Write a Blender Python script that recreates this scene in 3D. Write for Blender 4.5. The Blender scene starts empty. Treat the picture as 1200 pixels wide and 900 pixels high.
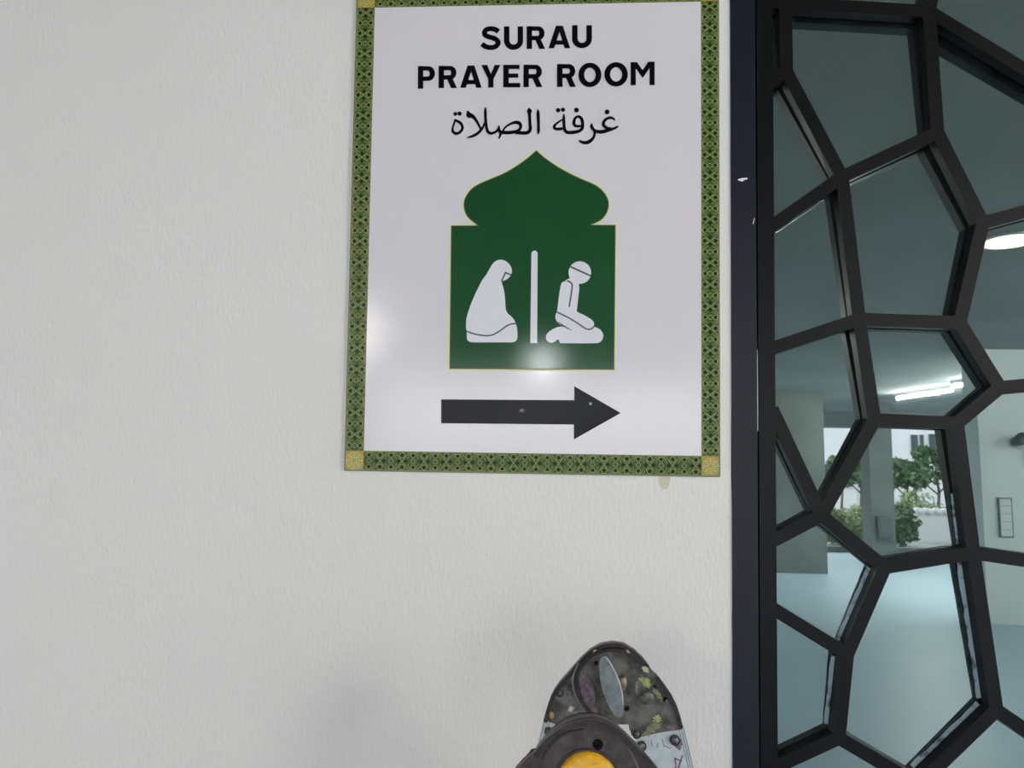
import bpy, math, random
from mathutils import Vector, Matrix
from mathutils.geometry import tessellate_polygon
random.seed(7)
S = bpy.context.scene
COL = S.collection

# ------------------------------------------------------------------ camera
CY, CZ, F = -1.2, 1.55, 900.0
YAW, PITCH, ROLL = math.radians(3.34096616), math.radians(3.43252169), math.radians(-0.77134532)
RM = Matrix.Rotation(YAW, 3, 'Z') @ Matrix.Rotation(PITCH, 3, 'X') @ Matrix.Rotation(ROLL, 3, 'Y')
cam = bpy.data.cameras.new('camera')
cam.sensor_width = 36.0
cam.lens = 36.0 * F / 1200.0
cam.clip_start = 0.02
cam.clip_end = 300
camo = bpy.data.objects.new('camera', cam)
COL.objects.link(camo)
camo.matrix_world = Matrix.Translation((0, CY, CZ)) @ (RM @ Matrix.Rotation(math.pi / 2, 3, 'X')).to_4x4()
S.camera = camo

# ------------------------------------------------------------------ world, exposure
S.view_settings.view_transform = 'Standard'
S.view_settings.look = 'None'
S.view_settings.gamma = 1
S.view_settings.use_curve_mapping = False
S.view_settings.exposure = 2.3
TUBE_E, DOWN_E, WORLD_E, GLARE_W = 93.0, 1.1, 1.0, 0.36
W = bpy.data.worlds.new('overcast_sky')
S.world = W
W.use_nodes = True
bg = W.node_tree.nodes['Background']
bg.inputs[0].default_value = (0.92, 0.95, 1.0, 1)
bg.inputs[1].default_value = WORLD_E


def ray(px, py):
    return RM @ Vector(((px - 600) / F, 1, -(py - 450) / F))


def P(px, py, Y=0.0):
    v = ray(px, py)
    t = (Y - CY) / v.y
    return Vector((v.x * t, Y, CZ + v.z * t))


TILT = math.radians(1.7)      # the panes lean back a little in their cells
GN = Vector((0, -math.cos(TILT), math.sin(TILT)))


def Mr(px, py, Y):
    """point of the car porch behind the camera that the leaning panes mirror at this place"""
    g = P(px, py, 0.023)
    v = ray(px, py)
    r = v - 2 * v.dot(GN) * GN
    return g + r * ((Y - g.y) / r.y)


def Mz(px, py, z):
    g = P(px, py, 0.023)
    v = ray(px, py)
    r = v - 2 * v.dot(GN) * GN
    return g + r * ((z - g.z) / r.z)


# ------------------------------------------------------------------ materials
def lin(c):
    return tuple(((x / 255) / 12.92 if x / 255 <= 0.04045 else ((x / 255 + 0.055) / 1.055) ** 2.4) for x in c) + (1,)


def mat(name, c, rough=0.5, metal=0.0, c2=None, scale=8.0, bump=0.0, bscale=60.0, stretch=(1, 1, 1), spec=0.5, detail=4,
        lo=0.35, hi=0.65, bdist=0.001):
    m = bpy.data.materials.new(name)
    m.use_nodes = True
    nt = m.node_tree
    b = nt.nodes['Principled BSDF']
    b.inputs['Base Color'].default_value = lin(c)
    b.inputs['Roughness'].default_value = rough
    b.inputs['Metallic'].default_value = metal
    b.inputs['Specular IOR Level'].default_value = spec
    tc = nt.nodes.new('ShaderNodeTexCoord')
    mp = nt.nodes.new('ShaderNodeMapping')
    mp.inputs['Scale'].default_value = stretch
    nt.links.new(tc.outputs['Object'], mp.inputs[0])
    if c2 is not None:
        n = nt.nodes.new('ShaderNodeTexNoise')
        n.inputs['Scale'].default_value = scale
        n.inputs['Detail'].default_value = detail
        nt.links.new(mp.outputs[0], n.inputs[0])
        r = nt.nodes.new('ShaderNodeValToRGB')
        r.color_ramp.elements[0].position = lo
        r.color_ramp.elements[0].color = lin(c)
        r.color_ramp.elements[1].position = hi
        r.color_ramp.elements[1].color = lin(c2)
        nt.links.new(n.outputs[0], r.inputs[0])
        nt.links.new(r.outputs[0], b.inputs['Base Color'])
    if bump:
        n = nt.nodes.new('ShaderNodeTexNoise')
        n.inputs['Scale'].default_value = bscale
        n.inputs['Detail'].default_value = 3
        nt.links.new(mp.outputs[0], n.inputs[0])
        bp = nt.nodes.new('ShaderNodeBump')
        bp.inputs['Strength'].default_value = bump
        bp.inputs['Distance'].default_value = bdist
        nt.links.new(n.outputs[0], bp.inputs['Height'])
        nt.links.new(bp.outputs[0], b.inputs['Normal'])
    return m


def emit(name, c, e):
    m = bpy.data.materials.new(name)
    m.use_nodes = True
    nt = m.node_tree
    nt.nodes.remove(nt.nodes['Principled BSDF'])
    n = nt.nodes.new('ShaderNodeEmission')
    n.inputs[0].default_value = lin(c)
    n.inputs[1].default_value = e
    nt.links.new(n.outputs[0], nt.nodes['Material Output'].inputs[0])
    return m


def film_glass():
    m = bpy.data.materials.new('tinted_film_glass')
    m.use_nodes = True
    nt = m.node_tree
    nt.nodes.remove(nt.nodes['Principled BSDF'])
    g = nt.nodes.new('ShaderNodeBsdfGlossy')
    g.inputs['Color'].default_value = GLASS_TINT
    g.inputs['Roughness'].default_value = 0.012
    t = nt.nodes.new('ShaderNodeBsdfTransparent')
    t.inputs['Color'].default_value = (0.35, 0.52, 0.52, 1)
    d = nt.nodes.new('ShaderNodeBsdfDiffuse')
    d.inputs['Color'].default_value = (0.40, 0.52, 0.52, 1)
    # smears and haze left on the film
    tc = nt.nodes.new('ShaderNodeTexCoord')
    mp = nt.nodes.new('ShaderNodeMapping')
    mp.inputs['Scale'].default_value = (9, 9, 2.0)
    mp.inputs['Rotation'].default_value = (0, 0.4, 0)
    n = nt.nodes.new('ShaderNodeTexNoise')
    n.inputs['Scale'].default_value = 2.2
    n.inputs['Detail'].default_value = 6
    mr = nt.nodes.new('ShaderNodeMapRange')
    mr.inputs['From Min'].default_value = 0.3
    mr.inputs['From Max'].default_value = 0.75
    mr.inputs['To Min'].default_value = 0.02
    mr.inputs['To Max'].default_value = 0.06
    nt.links.new(tc.outputs['Object'], mp.inputs[0])
    nt.links.new(mp.outputs[0], n.inputs[0])
    nt.links.new(n.outputs[0], mr.inputs[0])
    m1 = nt.nodes.new('ShaderNodeMixShader')
    m1.inputs[0].default_value = 0.18
    nt.links.new(g.outputs[0], m1.inputs[1])
    nt.links.new(t.outputs[0], m1.inputs[2])
    m2 = nt.nodes.new('ShaderNodeMixShader')
    nt.links.new(mr.outputs[0], m2.inputs[0])
    nt.links.new(m1.outputs[0], m2.inputs[1])
    nt.links.new(d.outputs[0], m2.inputs[2])
    nt.links.new(m2.outputs[0], nt.nodes['Material Output'].inputs[0])
    return m


GLASS_TINT = (0.36, 0.42, 0.405, 1)
M = {}
M['wall'] = mat('painted_plaster', (235, 228, 223), 0.55, c2=(231, 224, 218), scale=1.2, bump=0.55, bscale=190, stretch=(1, 1, 0.4), bdist=0.0014)
M['ceil'] = mat('ceiling_concrete', (146, 150, 148), 0.9, c2=(134, 138, 136), scale=0.8)
M['floor'] = mat('epoxy_floor', (192, 214, 228), 0.42, c2=(180, 205, 221), scale=0.5)
M['pillar'] = mat('pillar_paint', (116, 122, 118), 0.7, c2=(104, 110, 107), scale=2)
M['pale'] = mat('pale_pillar_paint', (226, 230, 230), 0.6, c2=(216, 222, 222), scale=1)
M['jamb'] = mat('slate_jamb_paint', (19, 22, 31), 0.36, spec=0.3, c2=(23, 26, 36), scale=3, stretch=(4, 4, 0.6), bump=0.15, bscale=90)
M['stile'] = mat('black_stile_paint', (7, 7, 9), 0.34, spec=0.2, c2=(10, 9, 12), scale=5, stretch=(4, 4, 0.6), bump=0.1, bscale=120)
M['bar'] = mat('black_bar_paint', (8, 7, 8), 0.36, spec=0.2, c2=(13, 11, 12), scale=9, bump=0.1, bscale=150)
M['glass'] = film_glass()
M['edge_strip'] = mat('pale_mottled_strip', (170, 192, 204), 0.3, 0.1, c2=(84, 86, 88), scale=60, detail=3, lo=0.54, hi=0.66, bump=0.5, bscale=40, bdist=0.004)
M['sign'] = mat('sign_white', (228, 218, 221), 0.10, c2=(226, 217, 219), scale=4, bump=0.16, bscale=600, bdist=0.0004)
M['green'] = mat('sign_green', (21, 72, 34), 0.10, c2=(25, 77, 38), scale=3, bump=0.16, bscale=600, bdist=0.0004)
M['ink'] = mat('sign_black_ink', (4, 3, 5), 0.15, spec=0.3)
M['arrow'] = mat('sign_arrow_ink', (15, 14, 22), 0.3, spec=0.2, c2=(20, 19, 28), scale=20, bump=0.1, bscale=300)
M['figure'] = mat('sign_figure_white', (230, 224, 229), 0.12)
M['line'] = mat('sign_figure_line', (52, 66, 62), 0.3)
M['olive'] = mat('sign_border_olive', (70, 88, 40), 0.35, spec=0.2, c2=(78, 95, 46), scale=12)
M['olive_d'] = mat('sign_border_dark', (20, 32, 2), 0.35, spec=0.2)
M['olive_l'] = mat('sign_border_light', (166, 172, 106), 0.35, spec=0.2)
M['gold'] = mat('sign_border_gold', (158, 150, 72), 0.3, c2=(176, 150, 60), scale=60)
M['gold_l'] = mat('sign_border_gold_light', (212, 200, 120), 0.3)
M['cream'] = mat('sign_cream_outline', (226, 222, 164), 0.3)
M['odark'] = mat('sign_dark_outline', (84, 84, 34), 0.3)
M['glue'] = mat('glue_stain', (205, 196, 168), 0.6, c2=(214, 208, 186), scale=200)
M['chip'] = mat('chipped_white', (230, 230, 232), 0.6)
M['hinge_b'] = mat('hinge_brown_plastic', (50, 38, 37), 0.42, 0.0, c2=(80, 68, 65), scale=110, bump=0.3, bscale=350, detail=6)
M['hinge_r'] = mat('hinge_rim_brown', (34, 25, 25), 0.34, 0.0, c2=(54, 43, 42), scale=120)
M['hinge_g'] = mat('hinge_grey_steel', (66, 58, 53), 0.36, 0.2, c2=(118, 114, 106), scale=70, bump=0.3, bscale=400, detail=8)
M['lever'] = mat('lever_grey', (118, 122, 124), 0.28, 0.3, c2=(146, 150, 152), scale=130, bump=0.3, bscale=500)
M['alu'] = mat('rail_aluminium', (196, 198, 200), 0.42, 0.55, c2=(216, 218, 220), scale=60, bump=0.15, bscale=300)
M['alu_d'] = mat('rail_groove', (120, 122, 126), 0.5, 0.5)
M['rivet'] = mat('rivet_grey', (120, 120, 118), 0.35, 0.5, c2=(86, 80, 78), scale=200)
M['hole'] = mat('hole_dark', (14, 11, 11), 0.8)
M['yellow'] = mat('yellow_button', (232, 172, 16), 0.35, c2=(206, 140, 10), scale=160, stretch=(1, 1, 3), bump=0.3, bscale=300, lo=0.45, hi=0.75)
M['purple'] = mat('paint_purple', (92, 68, 84), 0.5, c2=(142, 118, 130), scale=180, bump=0.3, bscale=500)
M['mauve'] = mat('paint_mauve', (140, 128, 130), 0.5, c2=(96, 84, 86), scale=220)
M['lime'] = mat('paint_lime', (178, 190, 122), 0.5, c2=(136, 146, 90), scale=260)
M['lime_d'] = mat('paint_pale_green', (146, 150, 108), 0.5, c2=(116, 118, 92), scale=330)
M['cream_p'] = mat('paint_cream', (206, 196, 172), 0.5, c2=(180, 168, 140), scale=200)
M['orange'] = mat('paint_orange', (206, 160, 92), 0.5, c2=(170, 128, 70), scale=200)
M['brass'] = mat('brass_ring', (132, 118, 88), 0.35, 0.6)
M['rubber'] = mat('black_rubber', (24, 24, 24), 0.7)
M['housing'] = mat('lamp_housing', (220, 222, 222), 0.5)
M['tube'] = emit('lit_tube', (255, 251, 246), TUBE_E)
M['warm'] = emit('lit_downlight', (255, 240, 205), DOWN_E)
M['leaf'] = mat('leaf_green', (64, 92, 56), 0.6, c2=(112, 134, 96), scale=3)
M['leaf2'] = mat('leaf_pale', (112, 134, 92), 0.6, c2=(170, 178, 140), scale=4)
M['bark'] = mat('bark', (96, 86, 76), 0.8)
M['facade'] = mat('facade_render', (226, 222, 226), 0.8, c2=(214, 210, 214), scale=0.6)
M['window'] = mat('facade_window', (40, 54, 60), 0.2)
M['asphalt'] = mat('pavement', (150, 152, 150), 0.9, c2=(130, 134, 132), scale=0.6)
M['blockw'] = mat('low_wall_paint', (214, 210, 214), 0.8)
M['metal_box'] = mat('metal_box', (92, 100, 102), 0.5, 0.2)
M['intfloor'] = mat('interior_carpet', (128, 160, 176), 0.8, c2=(116, 150, 168), scale=2)
M['intwall'] = mat('interior_wall', (120, 128, 124), 0.8)


# ------------------------------------------------------------------ object helpers
def tag(o, label=None, cat=None, group=None, kind=None):
    if label: o['label'] = label
    if cat: o['category'] = cat
    if group: o['group'] = group
    if kind: o['kind'] = kind
    return o


def thing(name, loc, label=None, cat=None, group=None, kind=None):
    o = bpy.data.objects.new(name, None)
    o.empty_display_size = 0.05
    COL.objects.link(o)
    o.location = loc
    return tag(o, label, cat, group, kind)


def wloc(o):
    l = Vector((0, 0, 0))
    while o:
        l = l + Vector(o.location)
        o = o.parent
    return l


def mesh(name, vs, fs, m, parent=None, smooth=False, origin=None):
    """vs in world space"""
    base = wloc(parent) if parent else Vector((0, 0, 0))
    og = Vector(origin) if origin is not None else (base if parent else Vector((0, 0, 0)))
    me = bpy.data.meshes.new(name)
    me.from_pydata([tuple(Vector(v) - og) for v in vs], [], fs)
    me.update()
    if isinstance(m, str): m = M[m]
    me.materials.append(m)
    if smooth:
        for p in me.polygons: p.use_smooth = True
    o = bpy.data.objects.new(name, me)
    COL.objects.link(o)
    if parent: o.parent = parent
    o.location = og - base
    return o


class B:
    def __init__(s): s.v = []; s.f = []

    def add(s, vs, fs):
        k = len(s.v)
        s.v += [Vector(v) for v in vs]
        s.f += [tuple(i + k for i in f) for f in fs]
        return s

    def box(s, a, b):
        x0, y0, z0 = [min(a[i], b[i]) for i in range(3)]
        x1, y1, z1 = [max(a[i], b[i]) for i in range(3)]
        return s.add([(x0, y0, z0), (x1, y0, z0), (x1, y1, z0), (x0, y1, z0), (x0, y0, z1), (x1, y0, z1), (x1, y1, z1), (x0, y1, z1)],
                     [(0, 3, 2, 1), (4, 5, 6, 7), (0, 1, 5, 4), (1, 2, 6, 5), (2, 3, 7, 6), (3, 0, 4, 7)])

    def prism(s, loops, y0, y1, bevel=0.0):
        """loops of (x,z): first outer, rest holes; extruded from y0 (front) to y1"""
        flat = [p for l in loops for p in l]
        tris = tessellate_polygon([[Vector((p[0], p[1], 0)) for p in l] for l in loops])
        n = len(flat)
        vs = [(p[0], y0, p[1]) for p in flat] + [(p[0], y1, p[1]) for p in flat]
        fs = []
        for t in tris:
            a, b, c = [flat[i] for i in t]
            cr = (b[0] - a[0]) * (c[1] - a[1]) - (b[1] - a[1]) * (c[0] - a[0])
            t = tuple(t) if cr > 0 else tuple(reversed(t))
            fs.append(t)                       # normal toward -Y when ccw in (x,z)
            fs.append(tuple(i + n for i in reversed(t)))
        k = 0
        for li, l in enumerate(loops):
            ar = sum(l[i][0] * l[(i + 1) % len(l)][1] - l[(i + 1) % len(l)][0] * l[i][1] for i in range(len(l)))
            for i in range(len(l)):
                j = (i + 1) % len(l)
                q = (k + i, k + i + n, k + j + n, k + j)
                if (ar > 0) != (li == 0): q = tuple(reversed(q))
                fs.append(tuple(reversed(q)) if False else q)
            k += len(l)
        return s.add(vs, fs)

    def flat(s, loop, y, holes=()):
        tris = tessellate_polygon([[Vector((p[0], p[1], 0)) for p in l] for l in (loop,) + tuple(holes)])
        loop = [p for l in (loop,) + tuple(holes) for p in l]
        fs = []
        for t in tris:
            a, b, c = [loop[i] for i in t]
            cr = (b[0] - a[0]) * (c[1] - a[1]) - (b[1] - a[1]) * (c[0] - a[0])
            fs.append(tuple(t) if cr > 0 else tuple(reversed(t)))
        return s.add([(p[0], y, p[1]) for p in loop], fs)

    def tube(s, a, b, r, n=10, r2=None):
        a, b = Vector(a), Vector(b)
        d = (b - a).normalized()
        u = d.cross(Vector((0, 0, 1)) if abs(d.z) < 0.9 else Vector((1, 0, 0))).normalized()
        w = d.cross(u)
        r2 = r if r2 is None else r2
        vs = [a + (u * math.cos(2 * math.pi * i / n) + w * math.sin(2 * math.pi * i / n)) * r for i in range(n)]
        vs += [b + (u * math.cos(2 * math.pi * i / n) + w * math.sin(2 * math.pi * i / n)) * r2 for i in range(n)]
        fs = [(i, (i + 1) % n, (i + 1) % n + n, i + n) for i in range(n)]
        fs += [tuple(reversed(range(n))), tuple(range(n, 2 * n))]
        return s.add(vs, fs)

    def out(s, name, m, parent=None, smooth=False, origin=None):
        return mesh(name, s.v, s.f, m, parent, smooth, origin)


def circ(cx, cz, r, n=24, rz=None, a0=0.0):
    rz = r if rz is None else rz
    return [(cx + r * math.cos(a0 + 2 * math.pi * i / n), cz + rz * math.sin(a0 + 2 * math.pi * i / n)) for i in range(n)]


def smooth_pts(pts, k=4, closed=False):
    out = []
    n = len(pts)
    D = len(pts[0])
    rng = n if closed else n - 1
    for i in range(rng):
        if closed:
            p0, p1, p2, p3 = pts[(i - 1) % n], pts[i], pts[(i + 1) % n], pts[(i + 2) % n]
        else:
            p1, p2 = pts[i], pts[i + 1]
            p0 = pts[i - 1] if i > 0 else tuple(2 * p1[d] - p2[d] for d in range(D))
            p3 = pts[i + 2] if i + 2 < n else tuple(2 * p2[d] - p1[d] for d in range(D))
        for j in range(k):
            t = j / k
            out.append(tuple(0.5 * (2 * p1[d] + (p2[d] - p0[d]) * t + (2 * p0[d] - 5 * p1[d] + 4 * p2[d] - p3[d]) * t * t
                                    + (3 * p1[d] - p0[d] - 3 * p2[d] + p3[d]) * t ** 3) for d in range(D)))
    if not closed: out.append(pts[-1])
    return out


# ribbon with a width at each point, in flat (x, z) coordinates; quads plus mitred sides
def ribbon(b, pts, y, closed=False, y1=None):
    n = len(pts)
    L, R = [], []
    for i in range(n):
        a = pts[(i - 1) % n] if (closed or i > 0) else pts[i]
        c = pts[(i + 1) % n] if (closed or i < n - 1) else pts[i]
        p = pts[i]
        d1 = Vector((p[0] - a[0], p[1] - a[1])); d2 = Vector((c[0] - p[0], c[1] - p[1]))
        if d1.length < 1e-9: d1 = d2
        if d2.length < 1e-9: d2 = d1
        d1.normalize(); d2.normalize()
        n1 = Vector((-d1.y, d1.x)); n2 = Vector((-d2.y, d2.x))
        m = (n1 + n2)
        if m.length < 1e-6: m = n1
        m.normalize()
        k = 1.0 / max(0.5, m.dot(n1))
        h = p[2] / 2 * k
        L.append((p[0] + m.x * h, p[1] + m.y * h)); R.append((p[0] - m.x * h, p[1] - m.y * h))
    rng = n if closed else n - 1
    if y1 is None:
        b.add([(q[0], y, q[1]) for q in L] + [(q[0], y, q[1]) for q in R],
              [(i, n + i, n + (i + 1) % n, (i + 1) % n) for i in range(rng)])
    else:
        vs = [(q[0], y, q[1]) for q in L] + [(q[0], y, q[1]) for q in R] + [(q[0], y1, q[1]) for q in L] + [(q[0], y1, q[1]) for q in R]
        fs = []
        for i in range(rng):
            j = (i + 1) % n
            fs += [(i, n + i, n + j, j), (i, j, 2 * n + j, 2 * n + i), (n + i, 3 * n + i, 3 * n + j, n + j)]
        b.add(vs, fs)
    return b


def PX(pts, Y):
    """pixel list -> (x,z) list on plane Y; keeps a width column scaled to metres"""
    out = []
    for p in pts:
        q = P(p[0], p[1], Y)
        if len(p) > 2: out.append((q.x, q.z, p[2] * (Y - CY) / F))
        else: out.append((q.x, q.z))
    return out


# ================================================================== STRUCTURE
CEIL = 2.95
Y_FAR = -15.8
DX0 = P(857, 450, 0).x           # left edge of the black door frame
DX1 = P(1352, 450, 0).x
DZ1 = P(1000, -105, 0).z
# --- wall with the opening for the door; its right edge is hand painted and wobbles
b = B()
edge = []
zz = 0.0
while zz < DZ1:
    edge.append((DX0 + random.uniform(-0.0006, 0.0008), zz)); zz += 0.045
edge.append((DX0, DZ1))
outer = [(-4.0, 0.0)] + edge + [(DX1, DZ1), (DX1, 0.0), (12.5, 0.0), (12.5, CEIL), (-4.0, CEIL)]
b.prism([outer], 0.0, 0.15)
wall = tag(b.out('wall_back', 'wall'), kind='structure')
# glue mark left on the wall
b = B()
gp = smooth_pts([(773, 558), (784, 558), (785, 564), (782, 573), (776, 572), (772, 566)], 4, True)
b.flat(PX(gp, -0.0003), -0.0003)
b.out('glue_mark', 'glue', wall)
b = B().box((-4.0, Y_FAR, -0.1), (12.5, 0.15, 0.0)); tag(b.out('floor', 'floor'), kind='structure')
b = B().box((-4.0, Y_FAR, CEIL), (12.5, 0.15, CEIL + 0.2)); tag(b.out('ceiling', 'ceil'), kind='structure')
b = B().box((-4.15, Y_FAR, 0), (-4.0, 0.15, CEIL)); tag(b.out('wall_left', 'wall'), kind='structure')
# lintel beam over the far opening
lz = Mr(1080, 503, Y_FAR).z
b = B().box((-4, Y_FAR, lz), (12.5, Y_FAR + 0.35, CEIL)); tag(b.out('trim_1', 'ceil'), kind='structure')
# kerb under the far opening
b = B().box((-4, Y_FAR, 0.0), (12.5, Y_FAR + 0.25, 0.12)); tag(b.out('trim_2', 'pillar'), kind='structure')
# --- prayer room behind the glass
b = B().box((-0.2, 0.15, -0.1), (5.2, 6.0, 0.0)); tag(b.out('floor_inner', 'intfloor'), kind='structure')
b = B().box((-0.2, 6.0, -0.1), (5.2, 6.1, CEIL)); tag(b.out('wall_inner_back', 'intwall'), kind='structure')
b = B().box((-0.3, 0.15, -0.1), (-0.2, 6.1, CEIL)); tag(b.out('wall_inner_left', 'intwall'), kind='structure')
b = B().box((5.2, 0.15, -0.1), (5.3, 6.1, CEIL)); tag(b.out('wall_inner_right', 'intwall'), kind='structure')
b = B().box((-0.3, 0.15, CEIL), (5.3, 6.1, CEIL + 0.1)); tag(b.out('ceiling_inner', 'ceil'), kind='structure')

# ================================================================== THE LATTICE DOOR
door = thing('door_1', (P(908, 450, 0).x, 0, 0), kind='structure')
YB0, YB1 = 0.0, 0.0195           # front and back of the bars
SX = P(908.3, 450, YB0).x        # inner edge of the stile
SX1 = P(1335, 450, YB0).x
TZ = P(1000, -88, 0).z
BZ = P(1000, 1180, 0).z
JX = P(888, 450, 0).x
b = B().box((DX0, -0.002, 0), (JX - 0.0015, 0.06, DZ1))
b.box((DX1 - 0.03, -0.002, 0), (DX1, 0.06, DZ1)); b.box((JX, -0.002, DZ1 - 0.012), (DX1 - 0.03, 0.06, DZ1))
jamb = b.out('door_jamb', 'jamb', door)
# dark rebate between jamb and stile
B().box((JX - 0.0015, 0.008, 0), (JX + 0.0015, 0.03, DZ1 - 0.012)).out('rebate', 'hole', door)
B().box((JX + 0.0012, -0.001, 0.01), (SX, 0.045, DZ1 - 0.014)).out('door_stile', 'stile', door)
B().box((SX1, -0.001, 0.01), (DX1 - 0.032, 0.045, DZ1 - 0.014)).out('door_stile', 'stile', door)
B().box((SX, -0.001, TZ), (SX1, 0.045, DZ1 - 0.014)).out('door_rail', 'stile', door)
B().box((SX, -0.001, 0.01), (SX1, 0.045, BZ)).out('kick_panel', 'stile', door)
# chip of missing paint on the jamb
cp = smooth_pts([(864.5, 210.5), (868, 209), (872, 208.5), (875.8, 208.5), (875, 210.3), (872, 211), (870.5, 212.6), (867, 212)], 3, True)
B().flat(PX(cp, -0.0026), -0.0026).out('paint_chip', 'chip', door)
B().flat(PX([(882, 262), (884, 255), (884.6, 255.5), (882.6, 263)], -0.0026), -0.0026).out('paint_chip', 'chip', door)
# thin pale line where the jamb meets the stile
B().box((JX - 0.0013, -0.0024, P(888, 505).z), (JX - 0.0006, -0.0018, P(888, 410).z)).out('bare_edge', 'chip', door)

N = {  # lattice joints, read on the front face
 'T': (920.5, 3), 'A': (1089, 13), 'B': (922, 84), 'C': (1099, 155), 'D': (987, 207), 'E': (1152, 261), 'F': (1007, 374),
 'G': (1125, 378), 'H': (1172, 454), 'I': (1122, 496), 'J': (1025, 492), 'K': (963, 604), 'L': (1037, 665), 'Mm': (1141, 648),
 'O': (993, 767), 'Q': (983, 865), 'R': (1168, 832), 'S1': (1077, 920), 'R1': (1262, 118), 'R2': (1245, 236), 'R3': (1290, 330),
 'R4': (1262, 446), 'R5': (1290, 560), 'R6': (1250, 664), 'R7': (1275, 795), 'R8': (1238, 880), 'B4': (1235, 1000),
 'B5': (1085, 1030), 'B6': (985, 1075), 'B7': (1150, 1080),
 'l0': (907, 2, 'L'), 'l1': (907, 93, 'L'), 'l2': (907, 263, 'L'), 'l3': (907, 407, 'L'), 'l4': (907, 487, 'L'), 'l5': (910, 632, 'L'),
 'l6': (911, 716, 'L'), 'l7': (913, 898, 'L'), 'l8': (912, 1040, 'L'),
 't1': (928, 0, 'T'), 't2': (1112, 0, 'T'), 't3': (1300, 0, 'T'),
 'r1': (0, 100, 'R'), 'r2': (0, 322, 'R'), 'r3': (0, 572, 'R'), 'r4': (0, 788, 'R'), 'r5': (0, 1025, 'R'),
 'b1': (975, 0, 'B'), 'b2': (1160, 0, 'B')}
ED = ('T-A T-B T-l0 T-t1 A-t2 A-C A-R1 B-l1 B-D C-D C-E D-l2 D-F E-R2 E-G F-G F-l3 F-J G-H H-I H-R4 I-J I-Mm J-K K-l4 K-l5 K-L L-Mm '
      'L-O O-l6 O-Q Q-l7 Q-S1 S1-R Mm-R Mm-R6 R-R8 R1-t3 R1-r1 R1-R2 R2-R3 R3-r2 R3-R4 R4-R5 R5-r3 R5-R6 R6-R7 R7-r4 R7-R8 R8-B4 '
      'S1-B5 B5-B6 B6-l8 B6-b1 B5-B7 B7-b2 B7-B4 B4-r5').split()
NP = {}
for k, v in N.items():
    if len(v) == 2:
        q = P(v[0], v[1], YB0); NP[k] = Vector((q.x, q.z))
    elif v[2] == 'L': NP[k] = Vector((SX, P(v[0], v[1], YB0).z))
    elif v[2] == 'R': NP[k] = Vector((SX1, P(1300, v[1], YB0).z))
    elif v[2] == 'T': NP[k] = Vector((P(v[0], 0, YB0).x, TZ))
    else: NP[k] = Vector((P(v[0], 900, YB0).x, BZ))
edges = [tuple(e.split('-')) for e in ED]
adj = {k: [] for k in NP}
for a, c in edges: adj[a].append(c); adj[c].append(a)
HW = 0.0099


def ang(a, c): d = NP[c] - NP[a]; return math.atan2(d.y, d.x)


def corner(n, e, side):
    """corner of the bar n->e at node n; side +1 = left of direction"""
    d = (NP[e] - NP[n]).normalized(); nl = Vector((-d.y, d.x))
    base = NP[n] + nl * side * HW
    if len(adj[n]) == 1: return base - d * 0.012
    a0 = ang(n, e)
    best, bo = None, None
    for o in adj[n]:
        if o == e: continue
        da = (ang(n, o) - a0) * side % (2 * math.pi)
        if best is None or da < best: best, bo = da, o
    d2 = (NP[bo] - NP[n]).normalized(); nl2 = Vector((-d2.y, d2.x))
    base2 = NP[n] - nl2 * side * HW
    cr = d.x * d2.y - d.y * d2.x
    if abs(cr) < 0.05: return base
    t = ((base2.x - base.x) * d2.y - (base2.y - base.y) * d2.x) / cr
    t = max(-0.03, min(0.03, t))
    return base + d * t


for a, c in edges:
    loop = [NP[a], corner(a, c, -1), corner(c, a, 1), NP[c], corner(c, a, -1), corner(a, c, 1)]
    if len(adj[a]) == 1: loop = loop[1:]
    elif len(adj[c]) == 1: loop = loop[:3] + loop[4:]
    og = (NP[a] + NP[c]) / 2
    B().prism([[(p.x, p.y) for p in loop]], YB0, YB1).out('lattice_bar', 'bar', door, origin=(og.x, 0, og.y))
# cells: close the frame, walk the faces
bn = {'L': [], 'R': [], 'T': [], 'B': []}
for k, v in N.items():
    if len(v) == 3: bn[v[2]].append(k)
for k, v in {'cTL': (SX, TZ), 'cTR': (SX1, TZ), 'cBL': (SX, BZ), 'cBR': (SX1, BZ)}.items(): NP[k] = Vector(v); adj[k] = []
ring = ['cBL'] + sorted(bn['B'], key=lambda k: NP[k].x) + ['cBR'] + sorted(bn['R'], key=lambda k: NP[k].y) + ['cTR'] + \
       sorted(bn['T'], key=lambda k: -NP[k].x) + ['cTL'] + sorted(bn['L'], key=lambda k: -NP[k].y)
for i in range(len(ring)):
    a, c = ring[i], ring[(i + 1) % len(ring)]
    adj[a].append(c); adj[c].append(a)
seen = set()
cells = []
for a in list(adj):
    for c in adj[a]:
        if (a, c) in seen: continue
        f = []
        u, v = a, c
        while (u, v) not in seen:
            seen.add((u, v)); f.append(u)
            back = ang(v, u)
            nx = min((w for w in adj[v] if w != u), key=lambda w: (back - ang(v, w)) % (2 * math.pi) or 9)
            u, v = v, nx
        ar = sum(NP[f[i]].x * NP[f[(i + 1) % len(f)]].y - NP[f[(i + 1) % len(f)]].x * NP[f[i]].y for i in range(len(f)))
        if ar > 0: cells.append(f)
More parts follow.
